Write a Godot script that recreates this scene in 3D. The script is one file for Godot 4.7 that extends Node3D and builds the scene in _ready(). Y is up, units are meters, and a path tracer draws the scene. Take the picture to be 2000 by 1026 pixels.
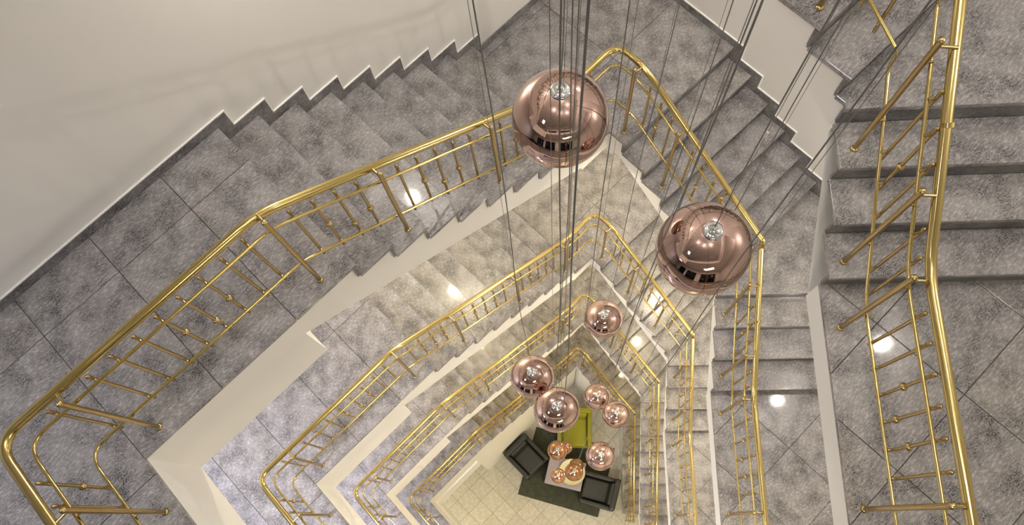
extends Node3D
# A stairwell looked down into: granite flights round a five-sided well, brass railings, copper pendants, a seating group on the lowest floor.

const CAM_F := 1327.25
const CAM_Y := 4.2717
const RISE := 0.17
const STOREY := 3.23
const GROUND := -14.21
const CEILING := 6.3
const WL := 1.555
const WT := 1.516
const WR := 1.6
const LT_S0 := 1.843
const LT_G := 0.298
const TR_S0 := 0.211
const TR_G := 0.285
const RB_G := 0.304
const RB_END := 3.0
const LB_END := 1.6
const FRONT := 6.6
const WALL_LAMP := 2.3
const ADDED_PANEL_GAIN := 2.2
const CEIL_SPOT := 1.6

var pL := Vector2(-2.13218, -1.59293)
var pT := Vector2(2.21423, -2.87103)
var pR := Vector2(2.64300, -1.24361)
var seg := {}
var M := {}
var taken := {}
var rng := RandomNumberGenerator.new()

# ---------------------------------------------------------------- shapes
class MB:
	var v := PackedVector3Array()
	var n := PackedVector3Array()
	func tri(a: Vector3, b: Vector3, c: Vector3, out: Vector3) -> void:
		var k := (a - c).cross(a - b)
		if k.length_squared() < 1e-16:
			return
		if k.dot(out) < 0.0:
			var t := b
			b = c
			c = t
			k = -k
		k = k.normalized()
		for p in [a, b, c]:
			v.append(p)
			n.append(k)
	func quad(a: Vector3, b: Vector3, c: Vector3, d: Vector3, out: Vector3) -> void:
		tri(a, b, c, out)
		tri(a, c, d, out)
	func stri(a: Vector3, b: Vector3, c: Vector3, na: Vector3, nb: Vector3, nc: Vector3) -> void:
		var k := (a - c).cross(a - b)
		if k.length_squared() < 1e-18:
			return
		if k.dot(na + nb + nc) < 0.0:
			v.append_array(PackedVector3Array([a, c, b]))
			n.append_array(PackedVector3Array([na, nc, nb]))
		else:
			v.append_array(PackedVector3Array([a, b, c]))
			n.append_array(PackedVector3Array([na, nb, nc]))
	# a flat slab over a convex or simple outline (x, z), with a small chamfer round its top edge
	func slab(poly: PackedVector2Array, y0: float, y1: float, ch := 0.0) -> void:
		var c := Vector2.ZERO
		for p in poly:
			c += p / poly.size()
		var top := PackedVector2Array()
		var m := poly.size()
		for i in m:
			if ch == 0.0:
				top.append(poly[i])
				continue
			var e0 := (poly[i] - poly[(i + m - 1) % m]).normalized()
			var e1 := (poly[(i + 1) % m] - poly[i]).normalized()
			var sgn := 1.0 if Geometry2D.is_polygon_clockwise(poly) else -1.0
			var n0 := Vector2(-e0.y, e0.x) * sgn
			var n1 := Vector2(-e1.y, e1.x) * sgn
			var b := (n0 + n1)
			var q := poly[i] - b / maxf(0.3, 1.0 + n0.dot(n1)) * ch
			top.append(q)
		var idx := Geometry2D.triangulate_polygon(poly)
		for i in range(0, idx.size(), 3):
			var a := top[idx[i]]
			var b := top[idx[i + 1]]
			var d := top[idx[i + 2]]
			tri(Vector3(a.x, y1, a.y), Vector3(b.x, y1, b.y), Vector3(d.x, y1, d.y), Vector3.UP)
			a = poly[idx[i]]
			b = poly[idx[i + 1]]
			d = poly[idx[i + 2]]
			tri(Vector3(a.x, y0, a.y), Vector3(b.x, y0, b.y), Vector3(d.x, y0, d.y), Vector3.DOWN)
		var cw := Geometry2D.is_polygon_clockwise(poly)
		for i in m:
			var a := poly[i]
			var b := poly[(i + 1) % m]
			var e := b - a
			var o := Vector3(e.y, 0, -e.x) * (-1.0 if cw else 1.0)
			var yc := y1 - ch
			quad(Vector3(a.x, y0, a.y), Vector3(b.x, y0, b.y), Vector3(b.x, yc, b.y), Vector3(a.x, yc, a.y), o)
			if ch > 0.0:
				var ta := top[i]
				var tb := top[(i + 1) % m]
				quad(Vector3(a.x, yc, a.y), Vector3(b.x, yc, b.y), Vector3(tb.x, y1, tb.y), Vector3(ta.x, y1, ta.y), o.normalized() + Vector3.UP)
	# an outline in (s, height) along a side of the well, from u0 to u1 outwards
	func prism(sg: Dictionary, poly: PackedVector2Array, u0: float, u1: float) -> void:
		var w := func(p: Vector2, u: float) -> Vector3:
			var q: Vector2 = sg.o + sg.d * p.x + sg.n * u
			return Vector3(q.x, p.y, q.y)
		var nn := Vector3(sg.n.x, 0, sg.n.y)
		var idx := Geometry2D.triangulate_polygon(poly)
		for i in range(0, idx.size(), 3):
			tri(w.call(poly[idx[i]], u0), w.call(poly[idx[i + 1]], u0), w.call(poly[idx[i + 2]], u0), -nn)
			tri(w.call(poly[idx[i]], u1), w.call(poly[idx[i + 1]], u1), w.call(poly[idx[i + 2]], u1), nn)
		var cw := Geometry2D.is_polygon_clockwise(poly)
		for i in poly.size():
			var a := poly[i]
			var b := poly[(i + 1) % poly.size()]
			var e := b - a
			var o2 := Vector2(e.y, -e.x) * (-1.0 if cw else 1.0)
			var o := Vector3(sg.d.x * o2.x, o2.y, sg.d.y * o2.x)
			quad(w.call(a, u0), w.call(b, u0), w.call(b, u1), w.call(a, u1), o)
	func tube(path: PackedVector3Array, r: float, sides := 12, cap := true) -> void:
		var m := path.size()
		var t0 := (path[1] - path[0]).normalized()
		var up := Vector3.UP if absf(t0.y) < 0.9 else Vector3.RIGHT
		var x := up.cross(t0).normalized()
		var rings := []
		for i in m:
			var t := (path[mini(i + 1, m - 1)] - path[maxi(i - 1, 0)]).normalized()
			x = (x - t * x.dot(t)).normalized()
			var y := t.cross(x)
			var stretch := 1.0
			if i > 0 and i < m - 1:
				stretch = 1.0 / maxf(0.5, t.dot((path[i + 1] - path[i]).normalized()))
			var ring := []
			for k in sides:
				var a := TAU * k / sides
				ring.append((x * cos(a) + y * sin(a)) * stretch)
			rings.append(ring)
			if cap and (i == 0 or i == m - 1):
				for k in sides:
					tri(path[i], path[i] + ring[k] * r, path[i] + ring[(k + 1) % sides] * r, t if i > 0 else -t)
		for i in m - 1:
			for k in sides:
				var k2 := (k + 1) % sides
				var a: Vector3 = rings[i][k]
				var b: Vector3 = rings[i][k2]
				var c: Vector3 = rings[i + 1][k2]
				var d: Vector3 = rings[i + 1][k]
				stri(path[i] + a * r, path[i] + b * r, path[i + 1] + c * r, a, b, c)
				stri(path[i] + a * r, path[i + 1] + c * r, path[i + 1] + d * r, a, c, d)
	# profile of (radius, height) turned about the y axis at c; pointing along axis when given
	func lathe(prof: PackedVector2Array, c: Vector3, sides := 24, bs := Basis.IDENTITY) -> void:
		var nr := PackedVector2Array()
		for i in prof.size():
			var e := prof[mini(i + 1, prof.size() - 1)] - prof[maxi(i - 1, 0)]
			nr.append(Vector2(e.y, -e.x).normalized())
		for i in prof.size() - 1:
			for k in sides:
				var a0 := TAU * k / sides
				var a1 := TAU * (k + 1) / sides
				var pp := []
				var qq := []
				for g in [[i, a0], [i, a1], [i + 1, a1], [i + 1, a0]]:
					var p: Vector2 = prof[g[0]]
					var o: Vector2 = nr[g[0]]
					pp.append(c + bs * Vector3(p.x * cos(g[1]), p.y, p.x * sin(g[1])))
					qq.append(bs * Vector3(o.x * cos(g[1]), o.y, o.x * sin(g[1])))
				stri(pp[0], pp[1], pp[2], qq[0], qq[1], qq[2])
				stri(pp[0], pp[2], pp[3], qq[0], qq[2], qq[3])
	# a box with rounded upright and level edges (superellipsoid-like), for cushions
	func cushion(c: Vector3, size: Vector3, r: float, puff := 0.0, bs := Basis.IDENTITY) -> void:
		var N := 10
		var h := size / 2.0
		for f in 6:
			var ax := f / 2
			var sg := 1.0 if f % 2 == 0 else -1.0
			var g := []
			for i in N + 1:
				var row := []
				for j in N + 1:
					var p := Vector3.ZERO
					p[ax] = sg
					p[(ax + 1) % 3] = sin((float(i) / N - 0.5) * PI) 
					p[(ax + 2) % 3] = sin((float(j) / N - 0.5) * PI)
					var q := p * h
					var inner := Vector3(clampf(q.x, -h.x + r, h.x - r), clampf(q.y, -h.y + r, h.y - r), clampf(q.z, -h.z + r, h.z - r))
					var dd := (q - inner)
					var nn := dd.normalized() if dd.length() > 1e-6 else Vector3.ZERO
					if nn == Vector3.ZERO:
						nn[ax] = sg
					var w := inner + nn * r
					if puff > 0.0 and ax == 1 and sg > 0:
						w.y += puff * cos(clampf(q.x / h.x, -1, 1) * PI / 2) * cos(clampf(q.z / h.z, -1, 1) * PI / 2)
					row.append([c + bs * w, bs * nn])
				g.append(row)
			for i in N:
				for j in N:
					var a = g[i][j]
					var b = g[i + 1][j]
					var d = g[i + 1][j + 1]
					var e = g[i][j + 1]
					stri(a[0], b[0], d[0], a[1], b[1], d[1])
					stri(a[0], d[0], e[0], a[1], d[1], e[1])
	func mesh() -> ArrayMesh:
		var arr := []
		arr.resize(Mesh.ARRAY_MAX)
		arr[Mesh.ARRAY_VERTEX] = v
		arr[Mesh.ARRAY_NORMAL] = n
		var am := ArrayMesh.new()
		am.add_surface_from_arrays(Mesh.PRIMITIVE_TRIANGLES, arr)
		return am

# ---------------------------------------------------------------- naming
func numbered(called: String) -> String:
	if not taken.has(called):
		taken[called] = 0
		return called
	taken[called] += 1
	return "%s_%03d" % [called, taken[called]]

func tag(o: Node3D, label: String, category := "", group := "", kind := "") -> Node3D:
	o.set_meta("label", label)
	if category:
		o.set_meta("category", category)
	if group:
		o.set_meta("group", group)
	if kind:
		o.set_meta("kind", kind)
	return o

func thing(called: String, label: String, category: String, at := Vector3.ZERO, turn := 0.0, group := "", kind := "") -> Node3D:
	var o := Node3D.new()
	o.name = numbered(called)
	add_child(o)
	o.position = at
	o.rotation.y = turn
	return tag(o, label, category, group, kind)

func obj(called: String, b, mat: Material, parent: Node3D = self) -> MeshInstance3D:
	var o := MeshInstance3D.new()
	o.name = numbered(called) if parent == self else called
	o.mesh = b.mesh() if b is MB else b
	o.material_override = mat
	parent.add_child(o, true)
	return o

# ---------------------------------------------------------------- the well's sides
func side(o: Vector2, d: Vector2, n: Vector2) -> Dictionary:
	return {"o": o, "d": d, "n": n}

func P2(k: String, s: float, u := 0.0) -> Vector2:
	var a = seg[k]
	return a.o + a.d * s + a.n * u

func P3(k: String, s: float, u: float, h: float) -> Vector3:
	var p := P2(k, s, u)
	return Vector3(p.x, h, p.y)

func cross_at(k1: String, u1: float, k2: String, u2: float) -> Vector2:
	var a = seg[k1]
	var b = seg[k2]
	var r = Geometry2D.line_intersects_line(a.o + a.n * u1, a.d, b.o + b.n * u2, b.d)
	return r

func v3(p: Vector2, h: float) -> Vector3:
	return Vector3(p.x, h, p.y)

func fillet(path: Array, rad: float, steps := 7) -> PackedVector3Array:
	var out := PackedVector3Array([path[0]])
	for i in range(1, path.size() - 1):
		var a: Vector3 = path[i - 1]
		var b: Vector3 = path[i]
		var c: Vector3 = path[i + 1]
		var r := minf(rad, minf((a - b).length(), (c - b).length()) * 0.45)
		var p := b + (a - b).normalized() * r
		var q := b + (c - b).normalized() * r
		for k in steps + 1:
			var t := float(k) / steps
			out.append(p.lerp(b, t).lerp(b.lerp(q, t), t))
	out.append(path[-1])
	return out

# ---------------------------------------------------------------- materials
func plain(rgb: Color, rough := 0.6, metal := 0.0) -> StandardMaterial3D:
	var m := StandardMaterial3D.new()
	m.albedo_color = rgb
	m.roughness = rough
	m.metallic = metal
	return m

func noise_bytes(sd: int, freq: float, size: int, oct := 4, kind := FastNoiseLite.TYPE_SIMPLEX_SMOOTH, warp := 0.0) -> PackedByteArray:
	var f := FastNoiseLite.new()
	f.seed = sd
	f.noise_type = kind
	f.frequency = freq
	f.fractal_type = FastNoiseLite.FRACTAL_FBM
	f.fractal_octaves = oct
	if warp > 0.0:
		f.domain_warp_enabled = true
		f.domain_warp_amplitude = warp
		f.domain_warp_frequency = 0.01
	var im := f.get_seamless_image(size, size)
	im.convert(Image.FORMAT_L8)
	return im.get_data()

func granite_texture() -> ImageTexture:
	var S := 1024
	var a := noise_bytes(11, 0.005, S, 4, FastNoiseLite.TYPE_SIMPLEX_SMOOTH, 30.0)
	var b := noise_bytes(23, 0.022, S, 5, FastNoiseLite.TYPE_SIMPLEX_SMOOTH, 22.0)
	var c := noise_bytes(37, 0.16, S, 3)
	var e := noise_bytes(67, 0.10, S, 2, FastNoiseLite.TYPE_SIMPLEX_SMOOTH, 6.0)
	var data := PackedByteArray()
	data.resize(S * S * 3)
	for y in S:
		for x in S:
			var i := y * S + x
			# wisps drawn out along one diagonal of the slab
			var w := ((y * 3 + x) % S) * S + (x + S - y) % S
			var cloud := a[i] / 255.0
			var flake := b[w] / 255.0
			var grain := c[i] / 255.0
			var spot := e[i] / 255.0
			var t := 0.545 + (cloud - 0.5) * 0.17 + (flake - 0.5) * 0.17 + (grain - 0.5) * 0.17
			# dark mica gathers in loose clusters
			var dark := smoothstep(0.68, 0.84, spot + (0.46 - cloud) * 0.42)
			t -= dark * 0.24
			t += smoothstep(0.58, 0.8, flake) * 0.05
			t = clampf(t, 0.06, 0.93)
			data[i * 3] = int(255.0 * t)
			data[i * 3 + 1] = int(255.0 * t * 0.975)
			data[i * 3 + 2] = int(255.0 * clampf(t * 0.968 + dark * 0.01, 0, 1))
	return ImageTexture.create_from_image(Image.create_from_data(S, S, false, Image.FORMAT_RGB8, data))

func mottle_texture(sd: int, freq: float, lo: Color, hi: Color, S := 512) -> ImageTexture:
	var a := noise_bytes(sd, freq, S, 5)
	var data := PackedByteArray()
	data.resize(S * S * 3)
	for i in S * S:
		var k := lo.lerp(hi, smoothstep(0.2, 0.8, a[i] / 255.0))
		data[i * 3] = int(k.r * 255)
		data[i * 3 + 1] = int(k.g * 255)
		data[i * 3 + 2] = int(k.b * 255)
	return ImageTexture.create_from_image(Image.create_from_data(S, S, false, Image.FORMAT_RGB8, data))

func tri_mat(tex: Texture2D, scale: float, tint: Color, rough: float, off := Vector3.ZERO) -> StandardMaterial3D:
	var m := plain(tint, rough)
	m.albedo_texture = tex
	m.uv1_triplanar = true
	m.uv1_world_triplanar = true
	m.uv1_triplanar_sharpness = 8.0
	m.uv1_scale = Vector3.ONE * scale
	m.uv1_offset = off
	return m

func make_materials() -> void:
	var g := granite_texture()
	M.granite = []
	for k in 5:
		var tint: Color = [Color(1, 1, 1), Color(0.975, 0.975, 0.98), Color(1.0, 0.995, 0.985), Color(0.965, 0.965, 0.97), Color(0.985, 0.985, 0.99)][k]
		var m := tri_mat(g, 0.72, tint, 0.065, Vector3(0.37 * k, 0.21 * k, 0.59 * k))
		m.metallic_specular = 0.5
		M.granite.append(m)
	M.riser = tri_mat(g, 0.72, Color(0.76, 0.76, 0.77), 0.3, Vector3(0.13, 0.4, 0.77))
	M.skirt_shaded = tri_mat(g, 0.72, Color(0.86, 0.86, 0.87), 0.25, Vector3(0.53, 0.1, 0.27))  # same granite as the floor, its tint darkened to carry shade
	M.paint = plain(Color(0.895, 0.885, 0.865), 0.75)
	M.filler = plain(Color(0.97, 0.965, 0.95), 0.6)
	M.grout = plain(Color(0.16, 0.155, 0.15), 0.9)
	M.tile = []
	var ft := mottle_texture(91, 0.02, Color(0.71, 0.69, 0.64), Color(0.76, 0.74, 0.69))
	for k in 4:
		M.tile.append(tri_mat(ft, 0.8, Color(1, 1, 1) * [1.0, 0.98, 0.99, 0.965][k], 0.22, Vector3(0.31 * k, 0, 0.47 * k)))
	M.brass = plain(Color(0.80, 0.715, 0.47), 0.17, 1.0)
	M.brass_dull = plain(Color(0.72, 0.63, 0.44), 0.24, 1.0)
	M.copper = plain(Color(0.77, 0.655, 0.615), 0.03, 1.0)
	M.copper_warm = plain(Color(0.78, 0.60, 0.47), 0.03, 1.0)
	M.chrome = plain(Color(0.86, 0.87, 0.88), 0.06, 1.0)
	M.cord = plain(Color(0.42, 0.415, 0.40), 0.6)
	M.wire = plain(Color(0.55, 0.54, 0.51), 0.35, 0.8)
	M.white_plastic = plain(Color(0.85, 0.84, 0.78), 0.5)
	M.leather_black = tri_mat(mottle_texture(5, 0.03, Color(0.15, 0.155, 0.14), Color(0.175, 0.18, 0.165)), 1.4, Color(1, 1, 1), 0.5)
	M.velvet_green = tri_mat(mottle_texture(6, 0.03, Color(0.54, 0.53, 0.12), Color(0.58, 0.57, 0.15)), 1.3, Color(1, 1, 1), 0.8)
	M.rug = tri_mat(mottle_texture(7, 0.012, Color(0.235, 0.235, 0.205), Color(0.265, 0.28, 0.21)), 0.8, Color(1, 1, 1), 0.95)
	M.table = plain(Color(0.62, 0.58, 0.60), 0.35)
	M.table_dark = plain(Color(0.07, 0.06, 0.09), 0.5)
	M.bowl = plain(Color(0.86, 0.82, 0.66), 0.4)
	M.dark_glass = plain(Color(0.02, 0.022, 0.03), 0.08)
	M.frame = plain(Color(0.10, 0.095, 0.09), 0.5)
	M.lamp_warm = plain(Color(1, 0.95, 0.85), 0.5)
	M.lamp_warm.emission_enabled = true
	M.lamp_warm.emission = Color(1.0, 0.93, 0.82)
	M.lamp_warm.emission_energy_multiplier = 6.0
	M.lamp_cool = plain(Color(0.95, 0.97, 1), 0.5)
	M.lamp_cool.emission_enabled = true
	M.lamp_cool.emission = Color(0.95, 0.97, 1.0)
	M.lamp_cool.emission_energy_multiplier = 5.0

# ---------------------------------------------------------------- storeys
# h: level of the landing, rb: shift of the lower flight, n: its steps, rr: their rise, depth: of the landing's white edge
var storeys := [
	{"h": 3.23, "rb": 0.045, "g": 0.287, "n": 4, "rr": 0.17, "depth": 0.775, "say": "topmost"},
	{"h": 0.0, "rb": 0.10, "g": 0.304, "n": 4, "rr": 0.17, "depth": 0.775, "say": "second"},
	{"h": -3.23, "rb": 0.127, "g": 0.304, "n": 4, "rr": 0.17, "depth": 0.775, "say": "third"},
	{"h": -6.46, "rb": 0.14, "g": 0.304, "n": 8, "rr": 0.16125, "depth": 0.775, "say": "fourth"},
	{"h": -10.3, "rb": 0.08, "g": 0.304, "n": 8, "rr": 0.17, "depth": 1.6, "say": "lowest"},
]

func rb_end(k: int) -> float:   # where the lower flight of storey k meets the landing below
	if k < 0:
		return 0.90
	var q = storeys[k]
	return q.rb + (q.n - 1) * q.g

func hall_outline(k: int, cut: float) -> PackedVector2Array:
	var se := rb_end(k - 1) - 0.03
	return PackedVector2Array([P2("L", cut), pL, P2("B", LB_END), P2("R", RB_END), P2("R", se), P2("R", se, WR),
		P2("R", FRONT, WR), cross_at("F", 0, "L", WL), P2("L", cut, WL)])

func tile_floor(parent: Node3D, area: PackedVector2Array, y0: float, y1: float, pitch: float, off: Vector2, mats: Array, centre: Vector2, reach: float, gap: float, long_row := 99, angle_side := "L") -> void:
	var a = seg[angle_side]
	var lo := Vector2(1e9, 1e9)
	var hi := -lo
	for p in area:
		var q := Vector2((p - a.o).dot(a.d), (p - a.o).dot(a.n))
		lo = lo.min(q)
		hi = hi.max(q)
	for i in range(floori((lo.x - off.x) / pitch), ceili((hi.x - off.x) / pitch)):
		for j in range(floori((lo.y - off.y) / pitch), ceili((hi.y - off.y) / pitch)):
			var s := off.x + i * pitch
			var u := off.y + j * pitch
			if j == long_row + 1:
				continue
			var deep := pitch * (2.0 if j == long_row else 1.0)   # one row of double-length slabs
			var g := gap / 2
			var sq := PackedVector2Array()
			for c in [Vector2(s + g, u + g), Vector2(s + pitch - g, u + g), Vector2(s + pitch - g, u + deep - g), Vector2(s + g, u + deep - g)]:
				sq.append(a.o + a.d * c.x + a.n * c.y)
			if ((sq[0] + sq[2]) / 2 - centre).length() > reach:
				continue
			for piece in Geometry2D.intersect_polygons(sq, area):
				var sz := 0.0
				for m in piece.size():
					sz += piece[m].cross(piece[(m + 1) % piece.size()])
				if absf(sz) / 2 < 0.0008:
					continue
				var b := MB.new()
				b.slab(piece, y0, y1, 0.0015)
				obj("tile", b, mats[rng.randi() % mats.size()], parent)

func rails_height(k: int, sd: String, s: float) -> float:
	var q = storeys[k]
	var h: float = q.h
	match sd:
		"K", "B":
			return h
		"L":
			return h - 9 * RISE * clampf((s - 1.6) / 2.6, 0, 1)
		"T":
			return h - 9 * RISE - maxf(0.0, s - 0.12) * 0.596
	var low: float = h - 15 * RISE - q.n * q.rr
	var bend: float = q.rb + (q.n - 1) * q.g + 0.215
	return low + maxf(0.0, bend - s) * q.rr / q.g

func tread_level(k: int, sd: String, s: float) -> float:
	var q = storeys[k]
	var h: float = q.h
	match sd:
		"K", "B":
			return h
		"L":
			return h - RISE * clampi(ceili((s - LT_S0) / LT_G), 0, 9)
		"T":
			return h - 9 * RISE - RISE * clampi(ceili((s - TR_S0) / TR_G), 0, 6)
	return h - 15 * RISE - q.rr * clampi(ceili((s - q.rb) / q.g), 0, q.n)

func rail_path(k: int, u: float, up: float) -> Array:
	var q = storeys[k]
	var pts := []
	var at := func(sd: String, s: float) -> Vector3: return P3(sd, s, u, rails_height(k, sd, s) + up)
	pts.append(v3(cross_at("R", u, "K", u), q.h + up))
	pts.append(v3(cross_at("K", u, "B", u), q.h + up))
	pts.append(v3(cross_at("B", u, "L", u), q.h + up))
	pts.append(at.call("L", 1.6))
	pts.append(at.call("L", 4.2))
	pts.append(v3(cross_at("L", u, "T", u), q.h - 9 * RISE + up))
	pts.append(at.call("T", 0.12))
	var c := cross_at("T", u, "R", u)
	pts.append(v3(c, rails_height(k, "T", 1.682) + up))
	pts.append(v3(c, rails_height(k, "R", 0.0) + up))
	var bend: float = q.rb + (q.n - 1) * q.g + 0.215
	pts.append(at.call("R", bend))
	if k < 4:
		pts.append(v3(cross_at("R", u, "K", u), q.h - 15 * RISE - q.n * q.rr + up))
	return pts

func baluster_mesh() -> ArrayMesh:
	# upright rod; its two pegs reach to the thinner rails on the -z side
	var b := MB.new()
	b.tube(PackedVector3Array([Vector3(0, 0.175, 0), Vector3(0, 0.812, 0)]), 0.0108, 10)
	b.lathe(PackedVector2Array([Vector2(0, 0.836), Vector2(0.006, 0.834), Vector2(0.0105, 0.827), Vector2(0.0128, 0.819), Vector2(0.0128, 0.809), Vector2(0.0108, 0.804)]), Vector3.ZERO, 10)
	for y in [0.265, 0.765]:
		b.tube(PackedVector3Array([Vector3(0, y, 0), Vector3(0, y, -0.036)]), 0.0078, 8)
	return b.mesh()

func bead_mesh() -> ArrayMesh:
	var b := MB.new()
	var pr := PackedVector2Array()
	for i in 9:
		var a := PI * i / 8 - PI / 2
		pr.append(Vector2(0.024 * cos(a), 0.022 * sin(a)))
	b.lathe(pr, Vector3.ZERO, 14)
	return b.mesh()

func post(parent: Node3D, k: int, sd: String, s: float) -> void:
	var y0 := tread_level(k, sd, s)
	var yr := rails_height(k, sd, s)
	var ht := yr + 0.925 - y0
	var b := MB.new()
	b.tube(PackedVector3Array([Vector3(0, 0.006, 0), Vector3(0, ht - 0.01, 0)]), 0.0165, 14)
	b.lathe(PackedVector2Array([Vector2(0.0, ht + 0.012), Vector2(0.008, ht + 0.010), Vector2(0.017, ht + 0.002), Vector2(0.0195, ht - 0.008), Vector2(0.0165, ht - 0.018)]), Vector3.ZERO, 14)
	b.tube(PackedVector3Array([Vector3(0, yr - y0 + 0.88, 0), Vector3(0, yr - y0 + 0.862, 0.105)]), 0.009, 8)
	for y in [0.265, 0.765]:
		b.tube(PackedVector3Array([Vector3(0, yr - y0 + y, 0), Vector3(0, yr - y0 + y, 0.045)]), 0.0065, 8)
	var o := obj("post", b, M.brass_dull, parent)
	var nn: Vector2 = seg[sd].n
	o.position = P3(sd, s, 0.095, y0)
	o.rotation.y = atan2(nn.x, nn.y)
	var f := MB.new()
	f.lathe(PackedVector2Array([Vector2(0.0, 0.016), Vector2(0.0145, 0.016), Vector2(0.021, 0.012), Vector2(0.025, 0.004), Vector2(0.026, 0.0), Vector2(0, 0)]), Vector3.ZERO, 16)
	obj("foot_ring", f, M.brass, o)

func railing(k: int, label: String) -> void:
	var q = storeys[k]
	var t := thing("brass_railing", label, "railing")
	var b := MB.new()
	b.tube(fillet(rail_path(k, 0.205, 0.86), 0.15), 0.0275, 20)
	obj("handrail", b, M.brass, t)
	for y in [0.765, 0.265]:
		var r := MB.new()
		r.tube(fillet(rail_path(k, 0.14, y), 0.13), 0.0106, 12)
		obj("middle_rail" if y > 0.5 else "lower_rail", r, M.brass, t)
	# rings where lengths of the handrail meet
	for c in [["B", 0.42], ["L", 0.75], ["L", 3.25], ["T", 0.06], ["R", 0.46 + q.rb], ["R", 2.42]]:
		if k == 4 and c[1] > 2.0 and c[0] == "R":
			continue
		var p0 := P3(c[0], c[1] - 0.01, 0.205, rails_height(k, c[0], c[1] - 0.01) + 0.86)
		var p1 := P3(c[0], c[1] + 0.01, 0.205, rails_height(k, c[0], c[1] + 0.01) + 0.86)
		var cb := MB.new()
		cb.tube(PackedVector3Array([p0, p1]), 0.0295, 20)
		obj("coupling_ring", cb, M.brass, t)
	var e: float = q.rb
	var rbp := []
	if q.n == 4:
		rbp = [0.16 + e, 0.75 + e, 1.13 + e, 2.295]
	else:
		rbp = [0.16 + e, 0.75 + e, 1.36 + e, 1.97 + e, (q.n - 1) * q.g + 0.18 + e]
		if k == 3:
			rbp.append(2.95)
	var runs := [["B", [1.3, 0.37], [4], [1, 2]], ["L", [0.19, 1.6, 2.32, 3.23, 4.08], [8, 4, 5, 5], [3, 4, 5]], ["T", [0.1, 0.66, 1.25], [3, 3], [1]], ["R", rbp, [4, 2, 6, 4, 3, 3], [1, 2, 3]]]
	for run in runs:
		var ps: Array = run[1]
		for s in ps:
			post(t, k, run[0], s)
		for i in ps.size() - 1:
			var m: int = run[2][mini(i, run[2].size() - 1)]
			if run[0] == "R":
				m = maxi(2, roundi((ps[i + 1] - ps[i]) / 0.165) - 1)
			for j in m:
				var s := lerpf(ps[i], ps[i + 1], (j + 1.0) / (m + 1.0))
				var bead := 0.0
				var mid := int(m / 2)
				if m >= 4 and absi(j - mid) <= 1:
					bead = [0.50, 0.37, 0.46][(j - mid) + 1]
				elif m == 3 and j == 1:
					bead = 0.45
				baluster(t, k, run[0], s, bead)
	for c in [["B", 0.27, 0.0], ["B", 0.11, 0.47], ["L", 0.08, 0.0], ["T", 1.42, 0.0], ["T", 1.56, 0.45], ["L", 4.25, 0.0], ["L", 4.40, 0.0]]:
		baluster(t, k, c[0], c[1], c[2])

var bal_mesh: ArrayMesh
var bd_mesh: ArrayMesh
func baluster(t: Node3D, k: int, sd: String, s: float, bead: float) -> void:
	var o := obj("baluster", bal_mesh, M.brass_dull, t)
	o.position = P3(sd, s, 0.172, rails_height(k, sd, s))
	var nn: Vector2 = seg[sd].n
	o.rotation.y = atan2(nn.x, nn.y)
	if bead > 0.0:
		var d := obj("bead", bd_mesh, M.brass_dull, o)
		d.position.y = bead

func granite_pick() -> Material:
	return M.granite[rng.randi() % M.granite.size()]

func flight(k: int, sd: String, s0: float, g: float, cnt: int, h: float, rr: float, width: float, body: PackedVector2Array, label: String, u_in := 0.0) -> Node3D:
	var t := thing("stair_flight", label, "stairs")
	var b := MB.new()
	b.prism(seg[sd], body, 0.015, width)
	obj("stringer", b, M.paint, t)
	for i in cnt:
		var top := h - i * rr
		var r := MB.new()
		var s := s0 + i * g
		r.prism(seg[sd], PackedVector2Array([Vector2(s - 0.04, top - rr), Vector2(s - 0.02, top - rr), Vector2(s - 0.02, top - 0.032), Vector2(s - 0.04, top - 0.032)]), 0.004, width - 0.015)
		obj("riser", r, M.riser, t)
		if i == cnt - 1:
			continue
		var y := top - rr
		var tr := MB.new()
		tr.slab(PackedVector2Array([P2(sd, s - 0.02, 0), P2(sd, s + g, 0), P2(sd, s + g, width), P2(sd, s - 0.02, width)]), y - 0.032, y, 0.003)
		obj("tread", tr, granite_pick(), t)
	return t

func skirting(t: Node3D, sd: String, s0: float, g: float, cnt: int, h: float, rr: float, width: float, lead: float, tail: float) -> void:
	# stepped granite skirting on the wall: its upright edges stand a little ahead of each riser
	var top := PackedVector2Array()
	var bot := PackedVector2Array()
	var f := 0.105
	top.append(Vector2(s0 - lead, h + 0.082))
	bot.append(Vector2(s0 - lead, h - 0.01))
	for i in cnt:
		var s := s0 + i * g
		top.append(Vector2(s + f, h - i * rr + 0.082))
		top.append(Vector2(s + f, h - (i + 1) * rr + 0.082))
		bot.append(Vector2(s - 0.03, h - i * rr - 0.01))
		bot.append(Vector2(s - 0.03, h - (i + 1) * rr - 0.01))
	var e := s0 + (cnt - 1) * g + tail
	top.append(Vector2(e, h - cnt * rr + 0.082))
	bot.append(Vector2(e, h - cnt * rr - 0.01))
	bot.reverse()
	var lip := PackedVector2Array()
	for p in top:
		lip.append(p + Vector2(0.009, 0.009))
	top.append_array(bot)
	lip.append_array(bot)
	var b := MB.new()
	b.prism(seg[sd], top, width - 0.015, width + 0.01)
	obj("skirting", b, M.skirt_shaded, t)
	var lb := MB.new()
	lb.prism(seg[sd], lip, width - 0.012, width + 0.01)
	obj("filler_line", lb, M.filler, t)

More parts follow.
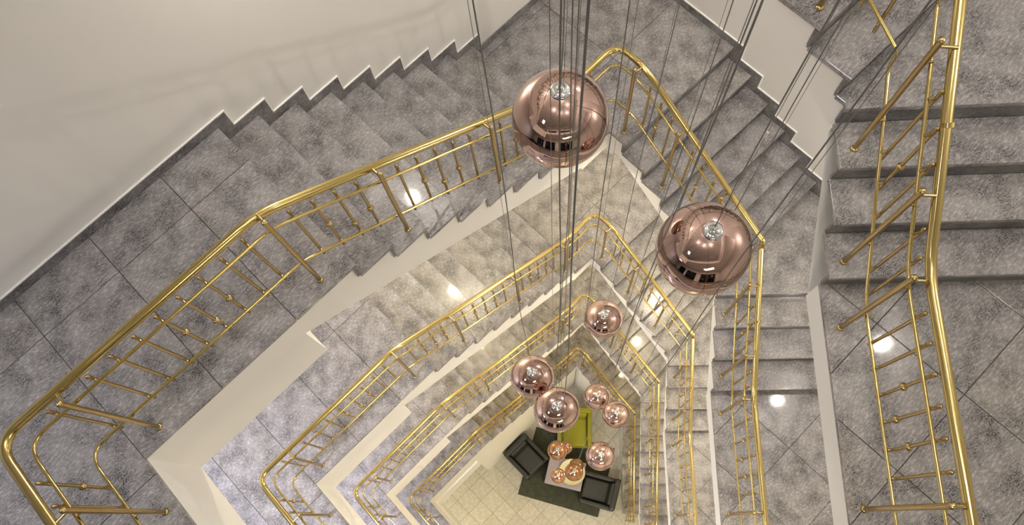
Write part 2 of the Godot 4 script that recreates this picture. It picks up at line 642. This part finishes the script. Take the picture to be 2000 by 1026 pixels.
func step_body(s0: float, g: float, cnt: int, h: float, rr: float, under: Array, s_from: float, s_to: float) -> PackedVector2Array:
	# top line follows the steps just under the stone, under: points of the bottom line from the low end back to the high end
	var p := PackedVector2Array([Vector2(s_from, h - 0.032)])
	for i in cnt:
		var s := s0 + i * g - 0.04
		p.append(Vector2(s, h - i * rr - 0.032))
		p.append(Vector2(s, h - (i + 1) * rr - 0.032))
	p.append(Vector2(s_to, h - cnt * rr - 0.032))
	for q in under:
		p.append(q)
	return p

func build_storey(k: int) -> void:
	var q = storeys[k]
	var h: float = q.h
	var say: String = q.say
	var hT := h - 9 * RISE
	var hR := h - 15 * RISE
	var low: float = hR - q.n * q.rr
	# --- landing with its hall
	var cut := 1.262
	var t := thing("landing_floor", "grey granite landing of the %s storey at the stairwell's left corner" % say, "landing", Vector3.ZERO, 0, "", "structure")
	var b := MB.new()
	b.slab(hall_outline(k, cut), h - 0.25, h - 0.03)
	obj("slab", b, M.paint, t)
	var grout := MB.new()
	var whole := hall_outline(k, LT_S0 - 0.03)
	var inner := whole.duplicate()
	var sh := Geometry2D.offset_polygon(inner, -0.012)
	grout.slab(sh[0], h - 0.0301, h - 0.006)
	obj("bedding", grout, M.grout, t)
	tile_floor(t, hall_outline(k, LT_S0), h - 0.03, h, 0.65, Vector2(0.0, -0.13), M.granite, Vector2(0, 0), [4.3, 4.6, 4.4, 4.2, 3.9][k], 0.0045, 0)
	# the white edge beam under the landing, along the well
	var beams := [["L", 0.0, cut], ["B", 0.0, LB_END]]
	var bm := MB.new()
	var outer := cross_at("L", 0.3, "B", 0.3)
	var d0: float = h - q.depth
	var split := h - 0.86
	var u_low := 0.015
	var up_y := d0
	if k == 4:
		up_y = split
	var inn := cross_at("L", 0.015, "B", 0.015)
	bm.slab(PackedVector2Array([P2("L", cut, 0.015), inn, P2("B", LB_END, 0.015), P2("B", LB_END, 0.3), outer, P2("L", cut, 0.3)]), up_y, h - 0.0305)
	obj("edge_beam", bm, M.paint, t)
	if k == 4:
		var lb := MB.new()
		var i2 := cross_at("L", -0.02, "B", -0.02)
		lb.slab(PackedVector2Array([P2("L", cut, -0.02), i2, P2("B", LB_END, -0.02), P2("B", LB_END, 0.3), outer, P2("L", cut, 0.3)]), d0, split)
		obj("edge_beam", lb, M.paint, t)
	# skirting along the hall wall
	var sk := MB.new()
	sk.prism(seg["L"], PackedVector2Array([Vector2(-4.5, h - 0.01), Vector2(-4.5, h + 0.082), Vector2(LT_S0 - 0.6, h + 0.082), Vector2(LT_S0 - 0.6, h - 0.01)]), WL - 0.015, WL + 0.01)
	obj("skirting", sk, M.skirt_shaded, t)
	var sl := MB.new()
	sl.prism(seg["L"], PackedVector2Array([Vector2(-4.5, h + 0.05), Vector2(-4.5, h + 0.091), Vector2(LT_S0 - 0.59, h + 0.091), Vector2(LT_S0 - 0.59, h + 0.05)]), WL - 0.012, WL + 0.01)
	obj("filler_line", sl, M.filler, t)
	# --- long flight on the left
	var body := step_body(LT_S0, LT_G, 9, h, RISE, [Vector2(4.19, hT - 0.25), Vector2(cut, h - 0.29)], cut, 4.19)
	var f := flight(k, "L", LT_S0, LT_G, 9, h, RISE, WL, body, "long granite flight of nine steps on the %s storey, left side" % say)
	skirting(f, "L", LT_S0, LT_G, 9, h, RISE, WL, 0.6, 0.1)
	# --- landing at the top corner
	var c1 := cross_at("L", WL, "T", WT)
	var lt_e := LT_S0 + 8 * LT_G - 0.02
	var t2 := thing("landing_floor", "small corner landing of the %s storey between the left and short flights" % say, "landing", Vector3.ZERO, 0, "", "structure")
	var a2 := PackedVector2Array([P2("L", 4.19, 0.015), cross_at("L", 0.015, "T", 0.015), P2("T", TR_S0 - 0.04, 0.015), P2("T", TR_S0 - 0.04, WT), c1, P2("L", 4.19, WL)])
	var b2 := MB.new()
	b2.slab(a2, hT - 0.30, hT - 0.032)
	obj("slab", b2, M.paint, t2)
	var area2 := PackedVector2Array([P2("L", lt_e), pT, P2("T", TR_S0), P2("T", TR_S0, WT), c1, P2("L", lt_e, WL)])
	var g2 := MB.new()
	g2.slab(Geometry2D.offset_polygon(area2, -0.01)[0], hT - 0.0321, hT - 0.006)
	obj("bedding", g2, M.grout, t2)
	tile_floor(t2, area2, hT - 0.03, hT, 0.93, Vector2(4.53 - 0.31, -0.4), M.granite, Vector2(2, -3), 5.0, 0.004)
	var s2 := MB.new()
	var l_len := (c1 - P2("L", 0, WL)).length()
	var t_len: float = (c1 - P2("T", 0, WT)).dot(seg["T"].d)
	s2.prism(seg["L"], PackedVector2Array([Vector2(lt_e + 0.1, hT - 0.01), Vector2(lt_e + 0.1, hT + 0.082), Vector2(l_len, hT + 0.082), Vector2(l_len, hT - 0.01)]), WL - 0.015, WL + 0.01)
	obj("skirting", s2, M.skirt_shaded, t2)
	# --- short flight along the far side
	var body2 := step_body(TR_S0, TR_G, 6, hT, RISE, [Vector2(1.655, hR - 0.25), Vector2(TR_S0 - 0.04, hT - 0.30)], TR_S0 - 0.04, 1.655)
	var f2 := flight(k, "T", TR_S0, TR_G, 6, hT, RISE, WT, body2, "short granite flight of six steps on the %s storey, far side" % say)
	skirting(f2, "T", TR_S0, TR_G, 6, hT, RISE, WT, TR_S0 - t_len, 0.5)
	# wedge-shaped tread where the flight turns
	var c2 := cross_at("T", WT, "R", WR)
	var tr_e := TR_S0 + 5 * TR_G - 0.02
	var s_rb: float = q.rb
	var pts := PackedVector2Array([P2("T", tr_e), pR, P2("R", maxf(0.01, s_rb)), P2("R", maxf(0.01, s_rb), WR), c2, P2("T", tr_e, WT)])
	var w := MB.new()
	w.slab(pts, hR - 0.032, hR, 0.003)
	obj("corner_tread", w, M.granite[(k + 1) % 5], f2)
	var ins := PackedVector2Array([P2("T", 1.655, 0.015), cross_at("T", 0.015, "R", 0.015), P2("R", maxf(0.012, s_rb - 0.04), 0.015), P2("R", maxf(0.012, s_rb - 0.04), WR), c2, P2("T", 1.655, WT)])
	var w2 := MB.new()
	w2.slab(ins, hR - 0.26, hR - 0.0321)
	obj("corner_slab", w2, M.paint, f2)
	# --- lower flight on the right
	var e := rb_end(k)
	var sf := maxf(0.012, s_rb - 0.04)
	var under := [Vector2(e - 0.035, low - 0.25), Vector2(e - 0.06, low - 0.25), Vector2(sf, hR - 0.30)]
	if k == 4:
		under = [Vector2(sf, low - 0.032)]
	var body3 := step_body(s_rb, q.g, q.n, hR, q.rr, under, minf(sf, s_rb - 0.0401), e - 0.035)
	var f3 := flight(k, "R", s_rb, q.g, q.n, hR, q.rr, WR, body3, "granite flight of %s steps on the %s storey, right side" % [["four", "four", "four", "eight", "eight"][k], say])
	if k == 4:
		pass
	railing(k, "polished brass railing spiralling down the %s storey of the stairwell" % say)

# ---------------------------------------------------------------- lamps
func downlight(at: Vector3, label: String, energy: float, group: String, warm := true, r := 0.06) -> void:
	var t := thing("downlight", label, "downlight", at, 0, group)
	var b := MB.new()
	b.lathe(PackedVector2Array([Vector2(r * 0.82, 0.0), Vector2(r * 0.86, -0.008), Vector2(r * 1.12, -0.008), Vector2(r * 1.2, 0.0), Vector2(r * 0.82, 0.0)]), Vector3.ZERO, 28)
	obj("trim_ring", b, M.chrome, t)
	var d := MB.new()
	d.lathe(PackedVector2Array([Vector2(0.0, -0.004), Vector2(r * 0.82, -0.004), Vector2(r * 0.82, 0.0), Vector2(0, 0)]), Vector3.ZERO, 28)
	obj("lamp_disc", d, M.lamp_warm if warm else M.lamp_cool, t)
	var l := OmniLight3D.new()
	l.name = "light"
	l.position = Vector3(0, -0.05, 0)
	l.light_color = Color(1.0, 0.975, 0.945) if warm else Color(0.80, 0.88, 1.0)
	l.light_energy = energy
	l.light_size = 0.05
	l.omni_range = 20.0
	l.omni_attenuation = 2.0
	l.shadow_enabled = true
	t.add_child(l)

func wall_lamp(sd: String, at: Vector3, label: String, energy: float, col: Color) -> void:
	var nn: Vector2 = seg[sd].n
	var t := thing("wall_lamp", label, "wall lamp", at, atan2(-nn.x, -nn.y), "opal wall lamps beside the flights")
	var turn := Basis(Vector3.RIGHT, PI / 2)   # the lathe's axis along +z, away from the wall
	var b := MB.new()
	b.lathe(PackedVector2Array([Vector2(0.0, 0.0), Vector2(0.062, 0.0), Vector2(0.065, 0.004), Vector2(0.065, 0.018), Vector2(0.058, 0.02), Vector2(0, 0.02)]), Vector3.ZERO, 28, turn)
	obj("base_plate", b, M.chrome, t)
	var d := MB.new()
	var pr := PackedVector2Array()
	for i in 9:
		var a := PI / 2 * i / 8
		pr.append(Vector2(0.047 * cos(a), 0.02 + 0.035 * sin(a)))
	d.lathe(pr, Vector3.ZERO, 28, turn)
	obj("opal_shade", d, M.lamp_warm, t)
	var l := OmniLight3D.new()
	l.name = "light"
	l.position = Vector3(0, 0, 0.12)
	l.light_color = col
	l.light_energy = energy
	l.light_size = 0.05
	l.omni_range = 20.0
	l.omni_attenuation = 2.0
	l.shadow_enabled = true
	t.add_child(l)

func added_panel(at: Vector3, turn: float, size: Vector2, col: Color, energy: float, label: String, group: String) -> void:  # added light source, out of view, with a glowing sheet and a rim
	var t := thing("added_light_panel", label, "ceiling light", at, turn, group)
	var b := MB.new()
	var w := size.x / 2
	var d := size.y / 2
	b.slab(PackedVector2Array([Vector2(-w, -d), Vector2(w, -d), Vector2(w, d), Vector2(-w, d)]), -0.012, 0.0)
	obj("diffuser", b, M.lamp_cool, t)
	for s in [[-1, 0], [1, 0], [0, -1], [0, 1]]:
		var fr := MB.new()
		var c := Vector2(s[0] * (w + 0.015), s[1] * (d + 0.015))
		var hx := 0.015 if s[0] else w + 0.03
		var hz := 0.015 if s[1] else d + 0.03
		fr.slab(PackedVector2Array([c + Vector2(-hx, -hz), c + Vector2(hx, -hz), c + Vector2(hx, hz), c + Vector2(-hx, hz)]), -0.02, 0.0, 0.0)
		obj("frame", fr, M.white_plastic, t)
	var l := AreaLight3D.new()
	l.name = "light"
	l.area_size = size
	l.position = Vector3(0, -0.03, 0)
	l.rotation.x = -PI / 2
	l.light_color = col
	l.light_energy = energy
	l.area_range = 20.0
	l.shadow_enabled = true
	t.add_child(l)

# ---------------------------------------------------------------- pendants
func pendant(c: Vector3, r: float, label: String, mat: Material, k: int) -> void:
	var t := thing("pendant_lamp", label, "pendant lamp", c, 0.7 * k, "copper globe pendants in the stairwell")
	var pr := PackedVector2Array()
	var N := 40
	for i in N + 1:
		var a := -PI / 2 + PI * i / N
		var y := sin(a) * 0.955
		var x := cos(a)
		if i == N:
			x = 0.0
		pr.append(Vector2(x * r, y * r))
	var b := MB.new()
	b.lathe(pr, Vector3.ZERO, 64)
	obj("globe", b, mat, t)
	var cp := MB.new()
	var y0 := r * 0.955
	var q := r * 0.21
	cp.lathe(PackedVector2Array([Vector2(0, y0 + 0.03 * r / 0.2), Vector2(q * 0.22, y0 + 0.03 * r / 0.2), Vector2(q * 0.3, y0 + 0.012), Vector2(q * 0.72, y0 + 0.010), Vector2(q * 0.95, y0 + 0.004), Vector2(q, y0 - 0.006), Vector2(q * 0.98, y0 - 0.012)]), Vector3.ZERO, 32)
	obj("cap", cp, M.chrome, t)
	var top := CEILING - c.y - 0.02
	var cord := MB.new()
	var path := PackedVector3Array()
	var n := maxi(8, int(top / 0.12))
	for i in n + 1:
		var f := float(i) / n
		var y := lerpf(y0 + 0.03 * r / 0.2, top, f)
		var amp := 0.006 * minf(1.0, (y - y0) * 3.0) * minf(1.0, (top - y) * 3.0)
		path.append(Vector3(sin(y * 2.3 + k) * amp + sin(y * 0.9 + 2.0 * k) * amp, y, cos(y * 1.9 + 1.7 * k) * amp))
	cord.tube(path, 0.0024, 6)
	obj("cord", cord, M.cord, t)
	var wire := MB.new()
	wire.tube(PackedVector3Array([Vector3(0.012, y0 + 0.006, 0), Vector3(0.022, y0 + 0.6, 0.006), Vector3(0.022, top, 0.006)]), 0.0011, 6)
	obj("wire", wire, M.wire, t)
	var cl := MB.new()
	cl.tube(PackedVector3Array([Vector3(0.022, y0 + 0.55 + 0.1 * (k % 5), 0.006), Vector3(0.022, y0 + 0.58 + 0.1 * (k % 5), 0.006)]), 0.004, 8)
	obj("wire_clamp", cl, M.white_plastic, t)
	var rose := MB.new()
	rose.lathe(PackedVector2Array([Vector2(0.045, top + 0.02), Vector2(0.045, top), Vector2(0.035, top - 0.012), Vector2(0, top - 0.014)]), Vector3.ZERO, 20)
	obj("ceiling_rose", rose, M.chrome, t)

# ---------------------------------------------------------------- furniture
func armchair(at: Vector3, turn: float, size: Vector2, mat: Material, label: String) -> void:
	# faces +z of its own axes
	var t := thing("armchair", label, "armchair", at, turn)
	var w := size.x
	var d := size.y
	var b := MB.new()
	b.cushion(Vector3(0, 0.20, 0.02), Vector3(w - 0.04, 0.24, d - 0.06), 0.03)
	obj("base", b, mat, t)
	var s := MB.new()
	s.cushion(Vector3(0, 0.385, 0.10), Vector3(w - 0.26, 0.15, d - 0.26), 0.045, 0.02)
	obj("seat_cushion", s, mat, t)
	for q in [-1, 1]:
		var a := MB.new()
		a.cushion(Vector3(q * (w / 2 - 0.055), 0.34, 0.0), Vector3(0.11, 0.52, d), 0.035)
		obj("armrest", a, mat, t)
	var k := MB.new()
	k.cushion(Vector3(0, 0.43, -d / 2 + 0.075), Vector3(w, 0.72, 0.15), 0.05)
	obj("backrest", k, mat, t)
	var k2 := MB.new()
	k2.cushion(Vector3(0, 0.58, -d / 2 + 0.18), Vector3(w - 0.26, 0.36, 0.12), 0.05, 0.0, Basis(Vector3.RIGHT, -0.12))
	obj("back_cushion", k2, mat, t)
	for x in [-1, 1]:
		for z in [-1, 1]:
			var l := MB.new()
			l.tube(PackedVector3Array([Vector3(x * (w / 2 - 0.08), 0.0, z * (d / 2 - 0.08)), Vector3(x * (w / 2 - 0.08), 0.1, z * (d / 2 - 0.08))]), 0.02, 10)
			obj("leg", l, M.frame, t)

func seating() -> void:
	var g := GROUND
	var yaw := deg_to_rad(-44.5)
	# rug
	var rc := Vector2(0.879, -0.942)
	var ax := Vector2(0.7145, 0.6997)
	var az := Vector2(-0.6997, 0.7145)
	var b := MB.new()
	var rp := PackedVector2Array()
	for c in [Vector2(-1, -1), Vector2(1, -1), Vector2(1, 1), Vector2(-1, 1)]:
		rp.append(rc + ax * c.x * 1.09 + az * c.y * 0.93)
	b.slab(rp, g, g + 0.012, 0.004)
	tag(obj("rug", b, M.rug), "dark olive rug under the seating group on the ground floor", "rug")
	armchair(Vector3(0.12, g + 0.012, -1.75), deg_to_rad(15.5), Vector2(0.80, 0.90), M.leather_black, "black armchair left of the table, its back to the white wall")
	armchair(Vector3(1.35, g + 0.012, -0.07), deg_to_rad(-134.0), Vector2(0.82, 0.92), M.leather_black, "black armchair at the foot of the lowest flight, right of the table")
	armchair(Vector3(1.60, g + 0.012, -1.80), deg_to_rad(-30.0), Vector2(0.90, 1.02), M.velvet_green, "lime green armchair beyond the table")
	# table
	var tt := thing("coffee_table", "square pale mauve coffee table in the middle of the rug", "table", Vector3(0.808, g + 0.012, -0.893), deg_to_rad(-42.0))
	var top := MB.new()
	top.slab(PackedVector2Array([Vector2(-0.48, -0.37), Vector2(0.48, -0.37), Vector2(0.48, 0.37), Vector2(-0.48, 0.37)]), 0.37, 0.41, 0.006)
	obj("table_top", top, M.table, tt)
	var shelf := MB.new()
	shelf.slab(PackedVector2Array([Vector2(-0.47, -0.36), Vector2(0.47, -0.36), Vector2(0.47, 0.36), Vector2(-0.47, 0.36)]), 0.10, 0.13, 0.004)
	obj("lower_shelf", shelf, M.table_dark, tt)
	for x in [-1, 1]:
		for z in [-1, 1]:
			var l := MB.new()
			var c := Vector2(x * 0.44, z * 0.33)
			l.slab(PackedVector2Array([c + Vector2(-0.03, -0.03), c + Vector2(0.03, -0.03), c + Vector2(0.03, 0.03), c + Vector2(-0.03, 0.03)]), 0.0, 0.37, 0.0)
			obj("leg", l, M.table_dark, tt)
	var bw := MB.new()
	bw.lathe(PackedVector2Array([Vector2(0.0, 0.012), Vector2(0.22, 0.014), Vector2(0.30, 0.035), Vector2(0.335, 0.07), Vector2(0.345, 0.07), Vector2(0.31, 0.025), Vector2(0.23, 0.0), Vector2(0.0, 0.0)]), Vector3.ZERO, 48)
	var bo := obj("bowl", bw, M.bowl)
	bo.position = Vector3(0.97, g + 0.422, -0.83)
	tag(bo, "wide shallow cream bowl on the mauve coffee table", "bowl")

# ---------------------------------------------------------------- shell
func wall(called: String, a: Vector2, b: Vector2, out: Vector2, y0: float, y1: float, label: String) -> Node3D:
	var m := MB.new()
	var e := (b - a).normalized() * 0.2
	m.slab(PackedVector2Array([a - e, b + e, b + e + out * 0.2, a - e + out * 0.2]), y0, y1)
	var o := obj(called, m, M.paint)
	tag(o, label, "wall", "", "structure")
	return o

func _ready() -> void:
	# camera, sky, exposure
	var cam := Camera3D.new()
	cam.name = "camera"
	cam.set_frustum(1026.0 / CAM_F * 0.05, Vector2(0, 153.0 / CAM_F * 0.05), 0.05, 100.0)
	cam.transform = Transform3D(Basis(Vector3(0.8768409, -0.06133795, 0.47685186), Vector3(0.47572699, 0.25412037, -0.84208472), Vector3(-0.06952602, 0.96522562, 0.25200325)), Vector3(0, CAM_Y, 0))
	add_child(cam)
	var we := WorldEnvironment.new()
	we.name = "world_environment"
	var env := Environment.new()
	env.background_mode = Environment.BG_COLOR
	env.background_color = Color(0.02, 0.02, 0.03)
	env.tonemap_mode = Environment.TONE_MAPPER_LINEAR
	env.tonemap_exposure = 1.0
	env.sdfgi_enabled = true
	env.ssao_enabled = true
	env.ssil_enabled = true
	we.environment = env
	add_child(we)
	rng.seed = 4711
	var dl := (pT - pL).normalized()
	var dt := (pR - pT).normalized()
	var dr := Vector2(-0.47367, 0.88070)
	var db := Vector2(0.24735, 0.96893)
	seg["L"] = side(pL, dl, Vector2(dl.y, -dl.x))
	seg["T"] = side(pT, dt, Vector2(dt.y, -dt.x))
	seg["R"] = side(pR, dr, Vector2(dr.y, -dr.x))
	seg["B"] = side(pL, db, Vector2(-db.y, db.x))
	var k0 := P2("R", RB_END)
	var dk := (P2("B", LB_END) - k0).normalized()
	seg["K"] = side(k0, dk, Vector2(dk.y, -dk.x))
	seg["F"] = side(P2("R", FRONT, 0), seg["R"].n, seg["R"].d)
	make_materials()

	# lamps: opal wall lamps by every flight, added light panels in the unseen halls, small spots round the pendants' suspension
	for k in 5:
		var q = storeys[k]
		var h: float = q.h
		var say: String = q.say
		var e: float = [0.42, 0.70, 1.25, 1.0, 0.40][k] * WALL_LAMP
		var col: Color = [Color(1, 0.972, 0.94), Color(1, 0.972, 0.94), Color(1, 0.95, 0.84), Color(1, 0.935, 0.78), Color(1, 0.88, 0.58)][k]
		wall_lamp("L", P3("L", 2.98, WL, h + 1.6), "round opal wall lamp over the long flight of the %s storey" % say, e * [0.8, 0.8, 1.0, 1.0, 1.0][k], col)
		wall_lamp("T", P3("T", 0.6, WT, h + 0.95), "round opal wall lamp over the short flight of the %s storey" % say, e, col)
		wall_lamp("R", P3("R", 0.7, WR, h - 0.86), "round opal wall lamp over the right-hand flight of the %s storey" % say, e, col)
		if k == 4:  # two panels added to brighten the ground floor
			added_panel(P3("B", 0.3, 1.6, h - 0.25), atan2(-seg["L"].d.y, seg["L"].d.x), Vector2(1.2, 0.6), Color(1.0, 0.945, 0.80), 5.0 * ADDED_PANEL_GAIN, "added unseen light panel over the ground floor, left of the seating", "added light panels over the ground floor")
			added_panel(P3("R", 4.2, -0.6, h - 0.25), 0.0, Vector2(1.2, 0.6), Color(1.0, 0.945, 0.80), 5.0 * ADDED_PANEL_GAIN, "added unseen light panel over the ground floor, nearest the viewer's side", "added light panels over the ground floor")
			continue
		added_panel(P3("R", 4.4, -0.8, h - 0.25), 0.0, Vector2(1.2, 0.6), Color(1.0, 0.94, 0.80), [2.6, 5.0, 5.5, 4.5, 0.0][k] * ADDED_PANEL_GAIN, "added unseen light panel in the front hall under the %s landing" % say, "added front hall light panels")  # added to brighten the white edges facing the well
		added_panel(P3("B", 0.3, 1.9, h - 0.25), atan2(-seg["L"].d.y, seg["L"].d.x), Vector2(1.2, 0.6), Color(0.915, 0.92, 1.0), [1.9, 9.0, 10.0, 7.0, 0.0][k] * ADDED_PANEL_GAIN, "added unseen light panel in the hall under the %s landing" % say, "added hall light panels")  # added; stands in for cool daylight from windows out of view
	added_panel(P3("B", 0.3, 2.4, CEILING), atan2(-seg["L"].d.y, seg["L"].d.x), Vector2(1.2, 0.6), Color(0.89, 0.90, 1.0), 1.7 * ADDED_PANEL_GAIN, "added unseen light panel of the top hall", "added hall light panels")  # added cool fill above the top landing
	var spots := [Vector2(0.1, -0.2), Vector2(1.9, -0.9), Vector2(-0.5, -1.3), Vector2(1.3, -2.0), Vector2(1.2, 0.3)]
	for i in 5:
		downlight(Vector3(spots[i].x, CEILING, spots[i].y), "small ceiling spot above the well, %s" % ["nearest the viewer", "towards the right-hand flights", "towards the left corner", "towards the top corner", "over the near right edge"][i], CEIL_SPOT, "ceiling spots above the pendants", true, 0.04)

	# shell
	var c_lt := cross_at("L", WL, "T", WT)
	var c_tr := cross_at("T", WT, "R", WR)
	var c_rf := P2("R", FRONT, WR)
	var c_lf := cross_at("F", 0, "L", WL)
	wall("wall_left", c_lf, c_lt, seg["L"].n, GROUND - 0.2, CEILING + 0.2, "tall off-white wall along the long flights on the left")
	wall("wall_back", c_lt, c_tr, seg["T"].n, GROUND - 0.2, CEILING + 0.2, "off-white wall along the short flights at the far side")
	wall("wall_right", c_tr, c_rf, seg["R"].n, GROUND - 0.2, CEILING + 0.2, "off-white wall along the flights on the right")
	wall("wall_front", c_rf, c_lf, seg["R"].d, GROUND - 0.2, CEILING + 0.2, "off-white end wall of the halls behind the viewer")
	# dark windows and doors of the front halls, facing the well
	var wn := 0
	for k in 3:
		var hh: float = storeys[k].h
		for c in [[-0.6, 2.6], [-4.0, 2.2], [-7.0, 2.4]]:
			wn += 1
			var o := thing("window_%d" % wn, "dark window of the front hall on the %s storey" % storeys[k].say, "window", v3(P2("R", FRONT - 0.001, c[0]), hh), atan2(-seg["R"].d.x, -seg["R"].d.y), "dark hall windows", "structure")
			var w2: float = c[1] / 2
			var pane := MB.new()
			pane.slab(PackedVector2Array([Vector2(-w2, 0.0), Vector2(w2, 0.0), Vector2(w2, 0.015), Vector2(-w2, 0.015)]), 0.12, 2.45)
			obj("pane", pane, M.dark_glass, o)
			for f in [[-w2, 0.12, 2.45, 0.03], [w2, 0.12, 2.45, 0.03], [0.0, 0.12, 2.45, 0.02]]:
				var fr := MB.new()
				fr.slab(PackedVector2Array([Vector2(f[0] - f[3], 0), Vector2(f[0] + f[3], 0), Vector2(f[0] + f[3], 0.05), Vector2(f[0] - f[3], 0.05)]), f[1], f[2])
				obj("frame", fr, M.frame, o)
			for y in [0.09, 2.45]:
				var fr := MB.new()
				fr.slab(PackedVector2Array([Vector2(-w2 - 0.03, 0), Vector2(w2 + 0.03, 0), Vector2(w2 + 0.03, 0.05), Vector2(-w2 - 0.03, 0.05)]), y, y + 0.04)
				obj("frame", fr, M.frame, o)
	var foot := PackedVector2Array([c_lf, c_lt, c_tr, c_rf])
	var cb := MB.new()
	cb.slab(foot, CEILING, CEILING + 0.25)
	tag(obj("ceiling", cb, M.paint), "white ceiling over the top of the stairwell", "ceiling", "", "structure")
	var fl := thing("floor", "pale beige tiled ground floor at the bottom of the stairwell", "floor", Vector3.ZERO, 0, "", "structure")
	var fb := MB.new()
	fb.slab(foot, GROUND - 0.25, GROUND - 0.006)
	obj("bedding", fb, plain(Color(0.42, 0.40, 0.35), 0.9), fl)
	tile_floor(fl, foot, GROUND - 0.02, GROUND, 0.45, Vector2(0.1, 0.05), M.tile, Vector2(0.4, -0.9), 3.7, 0.006)
	# white walls that carry the lowest flights
	var lw := MB.new()
	lw.prism(seg["L"], PackedVector2Array([Vector2(1.262, GROUND - 0.01), Vector2(4.55, GROUND - 0.01), Vector2(4.55, -10.3 - 9 * RISE - 0.28), Vector2(4.19, -10.3 - 9 * RISE - 0.2), Vector2(1.262, -10.3 - 0.2)]), 0.016, 0.2)
	tag(obj("wall_lower_left", lw, M.paint), "white wall under the lowest long flight, behind a black armchair", "wall", "", "structure")
	var tw := MB.new()
	tw.prism(seg["T"], PackedVector2Array([Vector2(0.0, GROUND - 0.01), Vector2(1.70, GROUND - 0.01), Vector2(1.70, -10.3 - 15 * RISE - 0.2), Vector2(1.5, -10.3 - 15 * RISE - 0.1), Vector2(0.1, -10.3 - 9 * RISE - 0.25), Vector2(0.0, -10.3 - 9 * RISE - 0.25)]), 0.016, 0.2)
	tag(obj("wall_lower_back", tw, M.paint), "white wall under the lowest short flight, behind the lime armchair", "wall", "", "structure")

	bal_mesh = baluster_mesh()
	bd_mesh = bead_mesh()
	for k in 5:
		build_storey(k)

	# pendants: place, radius
	var lab := ["large copper globe in front of the top corner of the railing", "large copper globe in front of the short flight, right of the first",
		"copper globe hanging alone above the inner corner of the railings", "copper globe at the left of the close pair above the seating", "widest copper globe of the lower cluster, over the lime armchair",
		"copper globe by the lowest short flight, upper of two", "copper globe by the lowest short flight, lower of two", "copper globe above the armchair at the foot of the lowest flight",
		"small warm copper globe over the table, upper left", "smallest copper globe half hidden behind its neighbour", "small copper globe half hidden over the table's far edge", "small warm copper globe over the right of the cream bowl", "small copper globe over the left rim of the cream bowl"]
	var pos := [Vector3(0.802, 1.797, -1.378), Vector3(1.095, 1.541, -0.667), Vector3(1.407, -2.430, -1.492), Vector3(0.436, -1.762, -1.189), Vector3(0.464, -1.585, -0.797), Vector3(1.403, -5.695, -1.232), Vector3(1.470, -5.419, -0.848), Vector3(0.961, -5.217, -0.441), Vector3(0.696, -9.407, -1.136), Vector3(0.965, -10.921, -1.233), Vector3(1.116, -13.070, -0.890), Vector3(0.841, -10.656, -0.671), Vector3(0.360, -6.314, -0.540)]
	var radius := [0.2, 0.2, 0.2, 0.2, 0.2, 0.2, 0.2, 0.2, 0.2, 0.15, 0.18, 0.2, 0.115]
	for i in 13:
		pendant(pos[i], radius[i], lab[i], M.copper if i < 8 else M.copper_warm, i)
	seating()
